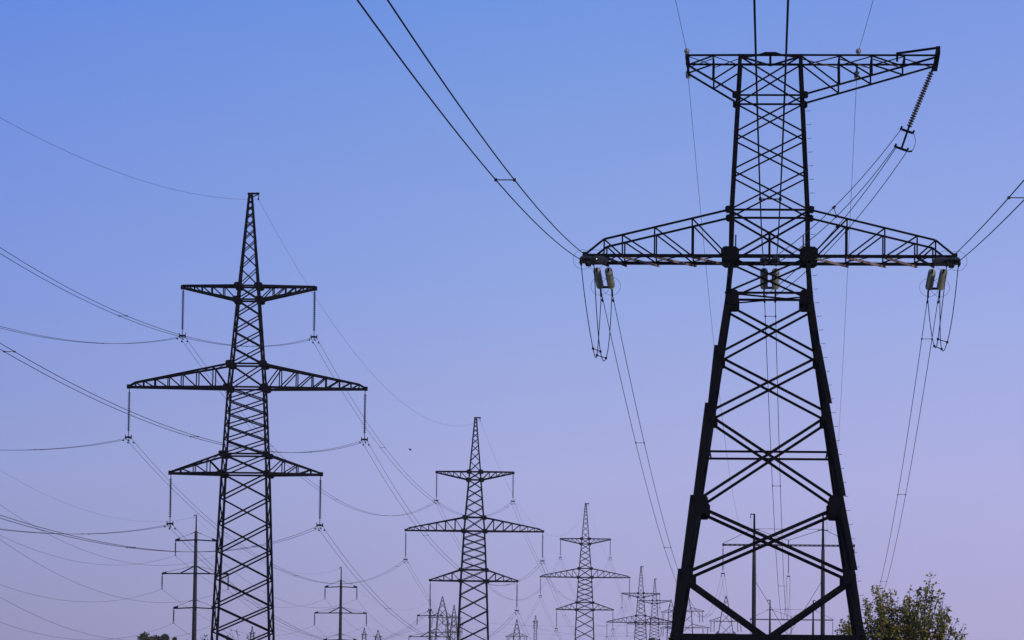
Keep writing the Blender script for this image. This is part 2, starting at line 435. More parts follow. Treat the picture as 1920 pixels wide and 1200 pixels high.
# ------------------------------------------------------------------ the big strain tower on the right
DB = 150.0
BX = at_depth(1442, 600, DB).x
BLOC = Vector((BX, DB, 0)); BRZ = LINE_RZ
K = DB / FPX * 1.0045
ZB = lambda y, v=0.0: at_depth(1442, y, DB + v).z
def zf(y, half): return ZB(y, -half)                 # height of a front-face level seen at row y
big = thing('strain_tower', 'big black lattice tower in right foreground with uneven top arms and long lower crossarm', 'pylon', BLOC, BRZ)
hw_px = [(1330, 196), (1195, 177), (945, 139), (560, 82), (490, 76), (393, 75), (180, 64), (103, 60)]
prof = [(-1.0, 200 * K)] + [(zf(y, h * K), h * K) for y, h in hw_px[1:]]
def big_depth(z):
    za, zb2, zc2 = ZB(600), ZB(500), ZB(300)
    if z <= za: return 1.0
    if z <= zb2: return 1 - .14 * (z - za) / (zb2 - za)
    if z <= zc2: return .86
    return .86 + .1 * min(1, (z - zc2) / (ZB(105) - zc2))
BL = Lattice(prof, big_depth)
BL.legs(big, lambda z: .33 if z < ZB(1100) else (.29 if z < ZB(800) else (.24 if z < ZB(600) else .145)))
zz = {y: zf(y if y != 486 else 480, BL.hd(ZB(y))) for y in (1196, 1080, 945, 775, 665, 568, 548, 486, 393, 318, 248, 178, 103, 846)}
# lower body
for a, b, nrm in FACES:
    m = MB()
    for y0, y1, wq in ((1080, 945, .125), (945, 775, .108), (775, 665, .098), (665, 568, .092), (548, 486, .075)):
        m.angle(BL.c(zz[y0], *a), BL.c(zz[y1], *b), wq, nrm, .05); m.angle(BL.c(zz[y0], *b), BL.c(zz[y1], *a), wq, nrm, .06 + wq)
    mid = (BL.c(zz[1196], *a) + BL.c(zz[1196], *b)) / 2
    for q in (a, b): m.angle(BL.c(zz[1080], *q), mid, .17, nrm, .05)
    m.angle(BL.c(zz[1196], *a), BL.c(zz[1196], *b), .26, nrm, .02)
    m.angle(BL.c(zz[846], *a), BL.c(zz[846], *b), .085, nrm, .3)
    m.angle(BL.c(zz[548], *a), BL.c(zz[548], *b), .09, nrm, .2)
    m.angle(BL.c(zz[1196], *a), (BL.c(-.8, *a) + BL.c(-.8, *b)) / 2, .2, nrm, .05); m.angle(BL.c(zz[1196], *b), (BL.c(-.8, *a) + BL.c(-.8, *b)) / 2, .2, nrm, .05)
    m.build('face_bracing', STEEL, big)
for a, b, nrm in FACES:
    m = MB()
    for y0, y1, wq in ((486, 393, .08), (393, 318, .062), (318, 248, .062), (248, 178, .062), (178, 103, .062)):
        m.angle(BL.c(zz[y0], *a), BL.c(zz[y1], *b), wq, nrm, .04); m.angle(BL.c(zz[y0], *b), BL.c(zz[y1], *a), wq, nrm, .05 + wq)
    for y, wq in ((486, .15), (393, .085), (178, .075), (103, .09)): m.angle(BL.c(zz[y], *a), BL.c(zz[y], *b), wq, nrm, .02)
    c0 = (BL.c(zz[486], *a) + BL.c(zz[486], *b)) / 2; c1 = (BL.c(zz[393], *a) + BL.c(zz[393], *b)) / 2
    m.angle(c0, c0.lerp(c1, .55), .09, nrm, .22)
    m.build('upper_face_bracing', STEEL, big)
# belt cross-tie seen inside the waist
m = MB(); m.angle(BL.c(zz[548], -1, -1), BL.c(zz[548], 1, 1), .1, (0, 0, 1)); m.angle(BL.c(zz[548], 1, -1), BL.c(zz[548], -1, 1), .1, (0, 0, 1), .12)
m.build('diaphragm', STEEL, big)
# main crossarm, both sides: parallel in plan, flat bottom
SPB = 343 * K
for sd_ in (-1, 1):
    fb = lambda px: (px * K - BL.hw(zz[486])) / (SPB - BL.hw(zz[486]))
    arm(BL, big, sd_, zz[486], zz[393], SPB, [fb(144), fb(214), fb(274), fb(308)], 'box', .13, .058, shoulder=(fb(308), .62), pinklit_bays=(0, 1, 2), name='main_crossarm')
# top arms
hT, h1 = BL.hd(zz[103]), BL.hd(zz[178])
def top_arm(sd_, span, ys):
    ch, wb, rs = MB(), MB(), MB()
    ztip = zz[103] - (.42 if sd_ > 0 else .36)
    for sy in (-1, 1):
        nr = (0, sy, 0); t0 = Vector((sd_ * hT, sy * hT, zz[103])); t1 = Vector((sd_ * span, sy * hT * .95, zz[103]))
        b0 = Vector((sd_ * h1, sy * h1, zz[178])); b1 = Vector((sd_ * span, sy * hT * .95, ztip if sd_ < 0 else zz[103] - .06))
        ch.angle(t0, t1, .078, nr); ch.angle(b0, b1, .078, nr)
        fr = [.5] if sd_ < 0 else [.28, .52, .76]
        pv = 0
        for f in fr:
            wb.angle(t0.lerp(t1, f), b0.lerp(b1, f), .065, nr, .03)
            if sd_ < 0: wb.angle(b0.lerp(b1, f), t0 + Vector((0, 0, -.3)), .06, nr, .03); wb.angle(t0.lerp(t1, f), b1, .06, nr, .13)
            else: wb.angle(b0.lerp(b1, f), t0.lerp(t1, pv), .06, nr, .13)
            pv = f
        if sd_ < 0: ch.bar(t1, b1, .1)
    fs = [0, .5, 1.0] if sd_ < 0 else [0, .28, .52, .76, 1.0]
    for f0, f1 in zip(fs, fs[1:]):
        A = lambda f, sy: Vector((sd_ * (hT + (span - hT) * f), sy * hT * .97, zz[103]))
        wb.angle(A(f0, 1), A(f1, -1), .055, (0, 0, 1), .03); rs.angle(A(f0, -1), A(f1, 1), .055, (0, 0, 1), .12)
        wb.angle(A(f1, -1), A(f1, 1), .06, (0, 0, 1), .02)
    if sd_ > 0:
        ch.bar((span + .02, -hT * 1.45, zz[103] + .12), (span + .02, hT * 1.08, zz[103] - .10), .15, .28)
        ch.bar((span * .76, -hT, zz[103] + .06), (span, -hT * 1.4, zz[103] + .2), .08); ch.bar((span * .76, -hT, zz[103] + .10), (span * .76, -hT, zz[103] - .25), .08)
    else: ch.bar((-span, -hT, zz[103] - .02), (-span, hT, zz[103] - .02), .14, .16)
    o = ch.build('top_arm', STEEL, big); wb.build('web_bracing', STEEL, o); rs.build('plan_bracing', PINKLIT, o)
top_arm(-1, 156 * K, None); top_arm(1, 311 * K, None)
m = MB(); m.bar((0, -hT, zz[103] - .02), (0, hT, zz[103] - .02), .09, .06)
for q in (-1, 1): m.bar((0, hT, zz[103] - .03), (q * hT, -hT, zz[103] - .05), .07, .06); m.bar((0, -hT, zz[103] + .04), (q * hT, -hT * .75, zz[103] - .05), .07, .06)
m.plate([(-.42, -hT - .03, zz[103] + .03), (.42, -hT - .03, zz[103] + .03), (.2, -hT - .03, zz[103] + .11), (-.2, -hT - .03, zz[103] + .11)], (0, 1, 0), .04)
m.build('plan_bracing', STEEL, big)
# gussets
def gusset(z, w_, h_, out_=0.0):
    for sx in (-1, 1):
        for sy in (-1, 1):
            h = BL.hw(z); c = (sx * (h - out_), sy * (BL.hd(z) + .05), z)
            MB().plate(octo(c, w_, (0, 1, 0), h_), (0, 1, 0), .04).build('gusset_plate', STEEL, big)
gusset(zz[486] + .1, .34, .26, .05); gusset((zz[568] + zz[548]) / 2 + .03, .24, .26, .27); gusset(zz[945], .28, .34, .3); gusset(zz[1080], .2, .24, .27); gusset(zz[775], .15, .24, .2); gusset(zz[665], .13, .2, .17)
for y, w_ in ((393, .16), (178, .14)): gusset(zz[y], w_, .14, .0)
# splice angles standing proud of the legs (the small steps in the leg outline)
for y0, y1 in ((1300, 1073), (1073, 936), (936, 764), (764, 656)):
    za, zb_ = ZB(y0), ZB(y1)
    for sx in (-1, 1):
        for sy in (-1, 1):
            m = MB(); m.legangle(BL.c(max(za, 0), sx, sy) + Vector((sx * (.015 if sx < 0 else .11), sy * .05, 0)), BL.c(zb_, sx, sy) + Vector((sx * (.12 if sx < 0 else .015), sy * .05, 0)), .2, sx, sy)
            m.build('splice_angle', STEEL, big)
# step bolts up the right-hand front leg
bm_ = MB(); bm_.tube([(0, 0, 0), (.15, 0, 0), (.165, 0, .035)], .009, 6)
b0 = None; y = 1300
zb_ = .6
while zb_ < zz[178] - .3:
    p = BL.c(zb_, 1, -1) + Vector((.03, .1, 0))
    if b0 is None: b0 = bm_.build('step_bolt', STEEL, big, loc=p)
    else:
        c = b0.copy(); COL.objects.link(c); c.parent = big; c.location = p
    zb_ += .52

# strain strings, conductors and jumper loops of the big tower
port_dir = line_d
PH = [('left', -6.36, 'left end of lower crossarm'), ('middle', 0.02, 'middle of the big tower'), ('right', 6.40, 'right end of lower crossarm')]
hB = BL.hd(zz[486]); SL = 3.4
NEAR, FAR = {}, {}
for nm, u, where in PH:
    for sgn, face in ((-1, 'pointing at the camera'), (1, 'running away')):
        o = Vector((u, sgn * (hB + .12), zz[486] - .21)); d = Vector(({'left': -.075, 'middle': 0, 'right': .065}[nm] if sgn < 0 else 0, sgn, -.10)).normalized()
        t = thing('strain_insulators', f'pair of glass insulator strings {face} at {where}', 'insulator string', W(BLOC, BRZ, o), BRZ, 'strain insulator pairs of the big tower')
        for q in (-1, 1):
            x = Vector((q * .22, 0, 0))
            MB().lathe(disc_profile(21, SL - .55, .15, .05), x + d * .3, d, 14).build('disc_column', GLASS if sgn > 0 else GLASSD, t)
            MB().bar(x, x + d * .32, .07).build('end_fitting', STEEL, t); MB().bar(x + d * (SL - .27), x + d * (SL + .05), .07).build('end_fitting', STEEL, t)
            if nm != 'middle': MB().ring(x + d * (SL - .15), d, .36, .006).build('corona_ring', WIRE, t)
            e = x + d * (SL + .05); c = MB()
            c.bar(e, e + Vector((0, sgn * .75, -.11)), .06); c.bar(e + Vector((0, sgn * .55, -.08)), e + Vector((0, sgn * .75, -.28)), .07); c.build('dead_end_clamp', STEEL, t)
        e = d * (SL + .05); MB().bar(e - Vector((.28, 0, 0)), e + Vector((.28, 0, 0)), .07, .09).build('yoke_bar', STEEL, t)
        (NEAR if sgn < 0 else FAR)[nm] = o + e + Vector((0, sgn * .75, -.11))
def bw(p): return W(BLOC, BRZ, p)
# spans coming over the camera
def near_span(nm, slope_x, a_, b_, label):
    s_ = 270.0; A = bw(NEAR[nm]); z1 = A.z - a_ * s_ + b_ * s_ * s_
    B = Vector((A.x - slope_x * s_, A.y - s_, z1)); L = (B - A).length
    return twin(label, A, B, b_ * s_ * s_ / 4, 'twin conductors of the big tower', spacers=[k / L for k in SPN[nm]], r=.015, gap=.42, dampers=(1, 0), n=80)
SPN = {'left': (56, 125), 'middle': (61, 120), 'right': (48, 100)}
near_span('left', .05206, .09186, .0002245, 'twin conductor sweeping from the top edge to left end of the lower crossarm')
near_span('middle', .0647, .1129, .000374, 'twin conductor dropping almost vertically in front of the big tower body')
near_span('right', .0778, .0838, .0001, 'twin conductor leaving the right edge from right end of the lower crossarm')

# ------------------------------------------------------------------ portal pylons with two concrete poles
DP = 538.0
KP = DP / FPX * 1.0045
PLOC = [Vector((at_depth(1478, 1150, 538).x, 538.0, 0)), Vector((at_depth(1484, 1180, 858).x, 858.0, 0))]
ZP = lambda y: at_depth(1478, y, DP).z
PRZ = LINE_RZ * 1.05
zarm, ztopp = ZP(1022.5), ZP(964)
PLOC[1].z = at_depth(1484, 1162, 858).z - zarm
def portal(label, loc):
    root = thing('portal_pylon', label, 'portal pylon', loc, PRZ, 'portal pylons behind the big tower')
    hp = 64 * KP
    for sx in (-1, 1):
        x = sx * hp
        MB().tube([(x * 1.0, 0, -4), (x, 0, ZP(1090)), (x, 0, ZP(1030))], .34, 14, r1=.23).build('pole', CONC, root, smooth=True)
        t = MB(); t.tube([(x, 0, ZP(1030)), (x, 0, ztopp)], .19, 8, r1=.12)
        t.bar((x + .1, 0, ztopp - .06), (x - .55 if sx < 0 else x + .55, 0, ztopp - .04), .18, .14); xx = x - .5 if sx < 0 else x + .5
        t.tube([(xx, 0, ztopp), (xx, 0, ztopp - .45)], .04); t.bar((xx, -.1, ztopp - .45), (xx, .1, ztopp - .45), .14)
        t.build('pole_top', STEEL, root)
    cb = MB(); X = 122 * KP; N_ = 14
    for sy in (-.16, .16):
        for dz in (-.08, .08): cb.bar((-X, sy, zarm + dz), (X, sy, zarm + dz), .12, .1)
    c = cb.build('crossbeam', STEEL, root); wb = MB()
    for i in range(N_ * 2):
        x0, x1 = -X + 2 * X * i / (2 * N_), -X + 2 * X * (i + 1) / (2 * N_)
        for sy in (-.16, .16): wb.bar((x0, sy, zarm + (.08 if i % 2 else -.08)), (x1, sy, zarm + (-.08 if i % 2 else .08)), .06)
    for sx in (-1, 1): wb.bar((sx * X, -.25, zarm), (sx * X, .25, zarm), .22, .34)
    wb.build('web_bracing', STEEL, c)
    zg = ZP(992); hd = MB()
    hd.tube([(-X, 0, zarm + .2), (-hp - .1, 0, zg)], .035); hd.tube([(X, 0, zarm + .2), (hp + .1, 0, zg)], .035)
    hd.tube([(-hp, 0, zg), (hp, 0, zg)], .03)
    for sx in (-1, 1): hd.tube([(sx * hp, 0, zg), (0, 0, ZP(1013))], .035); hd.bar((sx * (hp - .7), 0, zg - .12), (sx * (hp + .7), 0, zg - .12), .1, .1)
    hd.build('hanger_rod', STEEL, root)
    st = MB(); st.tube([(0, 0, ZP(1013)), (0, 0, zarm - .15)], .07); st.build('centre_hanger', STEEL, root)
    gy = MB(); zg2 = ZP(1086)
    for sx in (-1, 1): gy.tube([(sx * hp, 0, zg2), (-sx * hp * .9, .0 + sx * .12, zg2 - 14.5)], .035)
    gy.build('cross_guy', WIRE, root)
    return root
portals = [portal('portal pylon of two dark concrete poles seen through the legs of the big tower', PLOC[0])]
portals.append(dup(portals[0], PLOC[1], PRZ, 'smaller farther portal pylon seen low between the two near concrete poles', 'portal pylons behind the big tower'))
PORT_ATT = []
for i, loc in enumerate(PLOC):
    A = {}
    for nm, u in (('left', -122 * KP), ('middle', 0), ('right', 122 * KP)):
        top = W(loc, PRZ, (u, 0, zarm - .2 - (.8 if nm == 'middle' else 0)))
        put_string(top, f'insulator string at the {nm} of the crossbeam on the {["nearer", "farther"][i]} portal pylon', 'insulator strings on the portal pylons', 1.0 if nm != 'middle' else .86)
        A[nm] = top - Vector((0, 0, YOKE * (1.0 if nm != 'middle' else .86)))
    for sx in (-1, 1): A['e%d' % sx] = W(loc, PRZ, (sx * (64 * KP + .5), 0, ztopp - .45))
    PORT_ATT.append(A)
SPF = {'left': (41, 95, 150, 260), 'middle': (5, 58, 130, 300), 'right': (10, 62, 125, 280)}
SAGF = {'left': 8.9, 'middle': 8.9, 'right': 8.9}
for nm, u, where in PH:
    A = bw(FAR[nm]); B = PORT_ATT[0][nm]; L = (B - A).length
    twin(f'twin conductor sagging from {nm} far strings of the big tower to the portal', A, B, SAGF[nm], 'twin conductors of the big tower', spacers=[k / L for k in SPF[nm]], r=.014, gap=.42, n=64, dampers=(1, 1))
    A, B = PORT_ATT[0][nm], PORT_ATT[1][nm]; L = (B - A).length
    twin(f'faint twin conductor between the two portal pylons, {nm} string', A, B, 7.5, 'twin conductors between the portals', spacers=[60 / L, 180 / L], r=.014)
# earth wires: over the camera, past the top arm, down to the portals
for sx, u, side in ((-1, -156 * K, 'left tip'), (1, 164 * K, 'right half')):
    for sy in (-1, 1):
        zc = zz[103] + (.12 if sy < 0 else -.25)
        t = thing('earth_wire_insulator', f'short glass insulator at {side} of the top arm, {"upper" if sy < 0 else "lower"} one', 'insulator', bw((u, sy * (hT + .05), zc)), BRZ, 'earth wire insulators of the big tower')
        MB().lathe(disc_profile(3, .4, .105, .035), (0, 0, 0), (0, sy, -.1 if sy < 0 else -.5), 12).build('glass_disc', GLASS, t)
        MB().bar((0, 0, 0), (0, -sy * .2, 0 if sy < 0 else .25), .07).build('bracket', STEEL, t)
        A = bw((u, sy * (hT + .47), zc - .05 if sy < 0 else zc - .22))
        if sy < 0:
            s_ = 260.0; sl = .0612 if sx < 0 else .0646; a_, b_ = .09, .0002
            B = Vector((A.x - sl * s_, A.y - s_, A.z - a_ * s_ + b_ * s_ * s_))
            single_wire('earth_wire', f'thin earth wire leaving the top edge above {side} of top arm', 'earth wire', A, B, b_ * s_ * s_ / 4, .008, 'earth wires of the big tower', 60)
        else:
            B = PORT_ATT[0]['e%d' % sx]
            single_wire('earth_wire', f'thin earth wire falling from {side} of the top arm to a portal pole', 'earth wire', A, B, 8.0, .008, 'earth wires of the big tower', 60)
for sx in (-1, 1):
    single_wire('earth_wire', f'very thin earth wire between the {ORD[sx]} poles of both portals', 'earth wire', PORT_ATT[0]['e%d' % sx], PORT_ATT[1]['e%d' % sx], 6, .008, 'earth wires between the portals')
# jumper loops under the two crossarm ends
def jumper(nm):
    t = thing('jumper_loop', f'slack twin jumper loop hanging under the {nm} end of the lower crossarm', 'jumper cable', bw((NEAR[nm].x, 0, 0)), BRZ, 'jumper loops of the big tower')
    u0 = NEAR[nm].x; P = {}
    for q in (-1, 1):
        a = NEAR[nm] - Vector((u0, 0, 0)) + Vector((q * .21, .15, -.15)); b = FAR[nm] - Vector((u0, 0, 0)) + Vector((q * .21, -.15, -.2)); pts = []
        for i in range(33):
            f = i / 32; p = a.lerp(b, f); e = abs(2 * f - 1)
            p.z -= (2.95 if nm == 'left' else 2.5) * (1 - e ** 1.9) + (.06 * q * math.sin(math.pi * f)); p.x += q * .025 * math.sin(f * 7.5 + (2 if nm == 'left' else 0)) + .1 * math.sin(math.pi * f) * (1 if nm == 'left' else -1) - q * .05 * math.sin(math.pi * f) ; pts.append(p)
        MB().tube(pts, .016, 6).build('wire', WIRE, t); P[q] = pts
    for i in (12, 20):
        m = MB(); m.bar(P[-1][i], P[1][i], .03)
        for q in (-1, 1): m.bar(P[q][i] - Vector((0, .08, 0)), P[q][i] + Vector((0, .08, 0)), .08)
        m.build('spacer', WIRE, t)
jumper('left'); jumper('right')
# the long jumper string hanging askew from the tip of the right top arm
Bx = lambda x, y: at_depth(x, y, DB + (-.0645) * 0)
def tower_pt(x, y, v=0.0):
    """photo point on the tower plane v -> tower coordinates"""
    d = ray(x, y); nrm = Matrix.Rotation(BRZ, 3, 'Z') @ Vector((0, 1, 0)); o = bw((0, v, 0))
    p = CAMPOS + d * ((o - CAMPOS).dot(nrm) / d.dot(nrm))
    return Matrix.Rotation(-BRZ, 3, 'Z') @ (p - BLOC)
s0 = tower_pt(1752, 122, hT * .6); s1, s2 = tower_pt(1701, 246), tower_pt(1690, 279)
js = thing('jumper_string', 'long disc insulator string hanging askew from the right tip of the top arm', 'insulator string', bw(s0), BRZ)
dv = s1 - s0
MB().lathe(disc_profile(22, dv.length - .5, .105, .035), dv.normalized() * .3, dv, 14).build('disc_column', mat('brown_glass', (.16, .12, .09), .35, .4), js)
MB().bar((0, 0, 0), dv.normalized() * .32, .07).build('end_fitting', STEEL, js); MB().bar(dv * .93, s2 - s0, .07).build('end_fitting', STEEL, js)
JC = []
for c in (s1, s2):
    e = Vector((1, 0, -.35)).normalized(); y = MB(); c0 = c - s0
    y.bar(c0 - e * .22, c0 + e * .22, .06, .09)
    for q in (-1, 1): y.bar(c0 + e * q * .24 - Vector((.03, 0, .02)), c0 + e * q * .24 + Vector((.04, 0, .11)), .075)
    y.build('yoke_plate', STEEL, js); JC.append((c - e * .24, c + e * .24))
m = MB(); pts = [JC[0][1] - s0 + Vector((.02 + .09 * math.sin(math.pi * i / 12) - .06 * i / 12, 0, -.02 - .66 * i / 12)) for i in range(13)]
m.tube(pts, .012); m.bar(pts[-1], pts[-1] - Vector((.16, 0, .02)), .06); m.build('jumper_tail', WIRE, js)
def jump_pair(label, ab, cd, sag, sp_at):
    t = thing('jumper_cable', label, 'jumper cable', bw(ab[0]), BRZ, 'jumper cables of the middle phase'); P = []
    for a, b in zip(ab, cd):
        pts = [a.lerp(b, i / 32) - Vector((0, 0, 4 * sag * (i / 32) * (1 - i / 32))) - ab[0] for i in range(33)]
        MB().tube(pts, .014, 6).build('wire', WIRE, t); P.append(pts)
    i = sp_at; m = MB(); m.bar(P[0][i], P[1][i], .025)
    for p in P: d = (p[i + 1] - p[i - 1]).normalized() * .08; m.bar(p[i] - d, p[i] + d, .07)
    m.build('spacer', WIRE, t)
N_, F_ = NEAR['middle'], FAR['middle']
jump_pair('twin jumper cable from the askew string down to the camera side of the tower middle', (JC[0][0], JC[1][0]), (N_ + Vector((-.21, .1, -.1)), N_ + Vector((.21, .1, -.1))), .45, 16)
jump_pair('twin jumper cable from the askew string down behind the tower to the far strings', (JC[1][0] + Vector((.05, 0, 0)), JC[1][1]), (F_ + Vector((-.21, -.1, -.15)), F_ + Vector((.21, -.1, -.15))), .5, 14)

# ------------------------------------------------------------------ concrete poles with six arms
DK = 450.0; KK = DK / FPX * 1.0045
ZK = lambda y: at_depth(364, y, DK).z
CZ = [ZK(1013), ZK(1076), ZK(1140)]; CSP = [39 * KK, 63 * KK, 40 * KK]; ztk = ZK(965)
KLOC = []
for px, D, yt in ((364, 450.0, 965), (638, 576.0, 1063), (806, 715.0, 1124)):
    p = at_depth(px, yt, D); q = at_depth(px, 1190, D); KLOC.append(Vector((q.x, D, p.z - ztk if D > 460 else 0)))
KRZ = -math.atan(.083)
def conc_pole(label, loc):
    root = thing('concrete_pole', label, 'power pole', loc, KRZ, 'row of six-armed concrete poles')
    MB().tube([(0, 0, -4), (0, 0, ZK(1200)), (0, 0, ZK(996))], .36, 14, r1=.17).build('shaft', CONC, root, smooth=True)
    m = MB(); m.tube([(0, 0, ZK(997)), (0, 0, ztk)], .09, 8, r1=.06); m.bar((.05, 0, ztk - .05), (-.28, 0, ztk - .05), .08); m.tube([(-.25, 0, ztk - .05), (-.25, 0, ztk - .3)], .03)
    m.build('top_rod', STEEL, root)
    for z, sp_, nm in zip(CZ, CSP, 'uml'):
        a = MB()
        for sd_ in (-1, 1):
            for sy in (-1, 1): a.bar((0, sy * .24, z + .05), (sd_ * sp_, sy * .04, z - .08 if nm != 'm' else z), .11, .13)
            a.plate([(sd_ * sp_, 0, z - .12), (sd_ * sp_, 0, z + .1), (sd_ * (sp_ - .55), 0, z + .26), (sd_ * (sp_ - .5), 0, z - .05)], (0, 1, 0), .08)
        arm_ = a.build('crossarm', STEEL, root); b = MB()
        for sd_ in (-1, 1):
            if nm == 'm':
                b.bar((sd_ * .15, 0, z + .85), (sd_ * 28 * KK, 0, z + .05), .15, .13); b.tube([(sd_ * .15, 0, z + .88), (sd_ * (sp_ - .2), 0, z + .12)], .02)
            else:
                b.bar((sd_ * .1, 0, z + .92), (sd_ * .62, 0, z + .72), .07); b.tube([(sd_ * .6, 0, z + .72), (sd_ * (sp_ - .3), 0, z + .15)], .018)
        b.build('arm_stay', STEEL, arm_)
    return root
KNAME = ['tallest concrete pole', 'middle-sized concrete pole', 'smallest concrete pole']
kp = []
for i, loc in enumerate(KLOC):
    lab = ['tallest dark concrete pole with three thin crossarms, left of the largest pylon', 'dark concrete pole with three thin crossarms, between the two largest fir-shaped pylons', 'smallest concrete pole with thin crossarms, touching the second largest fir-shaped pylon'][i]
    kp.append(conc_pole(lab, loc) if i == 0 else dup(kp[0], loc, KRZ, lab, 'row of six-armed concrete poles'))
pp = thing('pole_insulator', 'proto', 'insulator string')
MB().lathe(disc_profile(8, 1.25, .13, .06), (0, 0, -.15), (0, 0, -1), 8).build('disc_column', DARKGLASS, pp)
m = MB(); m.tube([(0, 0, 0), (0, 0, -1.6)], .035); m.bar((0, -.3, -1.6), (0, .3, -1.6), .1, .08); m.build('end_fitting', STEEL, pp)
used2 = [False]; KATT = []
for i, loc in enumerate(KLOC):
    A = {}
    for (nm, z, sp_) in zip(('upper', 'middle', 'lower'), CZ, CSP):
        for sd_ in (-1, 1):
            p = W(loc, KRZ, (sd_ * (sp_ - .05), 0, z - .1)); lab = f'short insulator string under {ORD[sd_]} tip of {nm} arm, {KNAME[i]}'
            if not used2[0]:
                used2[0] = True; pp.location = p; pp.rotation_euler = (0, 0, KRZ); pp['label'] = lab; pp['group'] = 'insulator strings on the concrete poles'
            else: dup(pp, p, KRZ, lab, 'insulator strings on the concrete poles')
            A[(nm, sd_)] = p - Vector((0, 0, 1.62))
    A['earth'] = W(loc, KRZ, (-.25, 0, ztk - .3)); KATT.append(A)
kd = Vector((.08, 1, 0)).normalized()
for i in range(3):
    for key, b in KATT[i].items():
        a = KATT[i - 1][key] if i else b - kd * 134 + Vector((0, 0, -.0936 * 134 + .00078 * 134 ** 2))
        L = (b - a).length; sag = .00078 * L * L / 4
        if key == 'earth':
            single_wire('earth_wire', f'faint earth wire reaching the top rod of the {KNAME[i]}', 'earth wire', a, b, sag * .9, .007, 'earth wires of the concrete poles')
        else:
            single_wire('conductor', f'thin single conductor to {ORD[key[1]]} {key[0]} arm of {KNAME[i]}', 'power line', a, b, sag, .012, 'single conductors of the concrete poles')

# ------------------------------------------------------------------ far strain pylons low on the horizon
def far_pylon(label, px, D, ytop, ypk, hw_top, hw_bot, arms, ybot=1200, x_off=0, pole=False):
    k = D / FPX; Z = lambda y: at_depth(px, y, D).z
    q = at_depth(px, 1180, D); root = thing('far_pylon', label, 'pylon', (q.x, D, 0), LINE_RZ, 'far pylons on the horizon')
    zt, zp, zb = Z(ytop), Z(ypk), Z(ybot)
    slope = (hw_bot - hw_top) * k / (zp - zb) if zp > zb else 0
    L = Lattice([(-4, hw_bot * k + slope * (zb + 4)), (zp, hw_top * k), (zt, max(.12, .8 * k))])
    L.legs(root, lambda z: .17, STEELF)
    nd = [0.0]
    while nd[-1] < zt - .6: nd.append(min(zt, nd[-1] + max(.8, L.hw(nd[-1]) * 1.7)))
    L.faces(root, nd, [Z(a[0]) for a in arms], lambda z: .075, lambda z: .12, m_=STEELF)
    for ya, hs, dy in arms:
        for sd_ in (-1, 1):
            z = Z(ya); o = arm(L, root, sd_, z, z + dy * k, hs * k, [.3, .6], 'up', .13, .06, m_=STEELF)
            h = MB()
            for xx in (hs * k - .3, hs * k * .72): h.lathe(disc_profile(8, 2.4, .16, .06), (sd_ * xx, 0, z - .1), (sd_ * .04, .1, -1), 6)
            h.build('hanging_insulator', DARKGLASS, o)
    return root
far_pylon('hazy wide-bodied lattice pylon with sharp peak, left of second largest pylon', 829, 980, 1118, 1152, 9, 13, [(1158, 26, 8), (1186, 26, 7)])
far_pylon('thin hazy lattice pylon tucked against left side of the second largest pylon', 851, 1120, 1134, 1154, 4, 8, [(1159, 14, 4), (1172, 17, 4), (1185, 15, 4)])
far_pylon('small lattice pylon with pointed top between the second and third fir-shaped pylons', 969, 1050, 1161, 1185, 5.5, 7, [(1194, 20, 7)])
far_pylon('wide lattice pylon seen through the left half of the big tower base', 1361, 950, 1117, 1150, 9, 16, [(1165, 30, 8), (1188, 18, 5)])
far_pylon('lattice pylon with long arms just inside the left leg of the big tower', 1289, 900, 1112, 1146, 8, 11, [(1146, 30, 7), (1177, 40, 7)])
far_pylon('slim hazy pylon almost hidden behind the left leg of the big tower', 1258, 1150, 1124, 1140, 5, 8, [(1148, 18, 5), (1178, 20, 5)])
far_pylon('tiny pylon tip at the bottom right of the second concrete pole', 683, 1400, 1177, 1187, 2.5, 4, [(1190, 5, 2)])
far_pylon('tiny bushy pylon tip, right of the tiny one near second concrete pole', 709, 1450, 1181, 1190, 3, 5, [(1194, 7, 3)])
far_pylon('tiny pylon tip inside the base of the largest pylon', 473, 1350, 1174, 1184, 2, 4, [(1187, 5, 2)])
far_pylon('pale thin mast between the second and third fir-shaped pylons', 1004, 1500, 1154, 1168, 2.6, 3.2, [(1166, 5, 2)])
# distant lines crossing the view
for j, (x0, y0, x1, y1, D) in enumerate(((860, 1164, 1250, 1168, 1100), (870, 1178, 1250, 1180, 1110), (700, 1180, 852, 1172, 1150), (620, 1186, 830, 1160, 1060), (980, 1172, 1345, 1166, 1000), (500, 1172, 830, 1190, 1000))):
    single_wire('distant_wire', ['faint level wire right of the second pylon, higher one', 'faint level wire right of second pylon, lower one', 'faint wire ending at the slim pylon left of the second pylon',
        'faint wire rising to the wide-bodied pylon from lower left', 'faint wire ending at the wide pylon inside the big tower base', 'faint wire crossing low from the largest pylon to the wide-bodied one'][j], 'power line', at_depth(x0, y0, D), at_depth(x1, y1, D), 1.2 + .5 * j, .016, 'distant wires on the horizon')

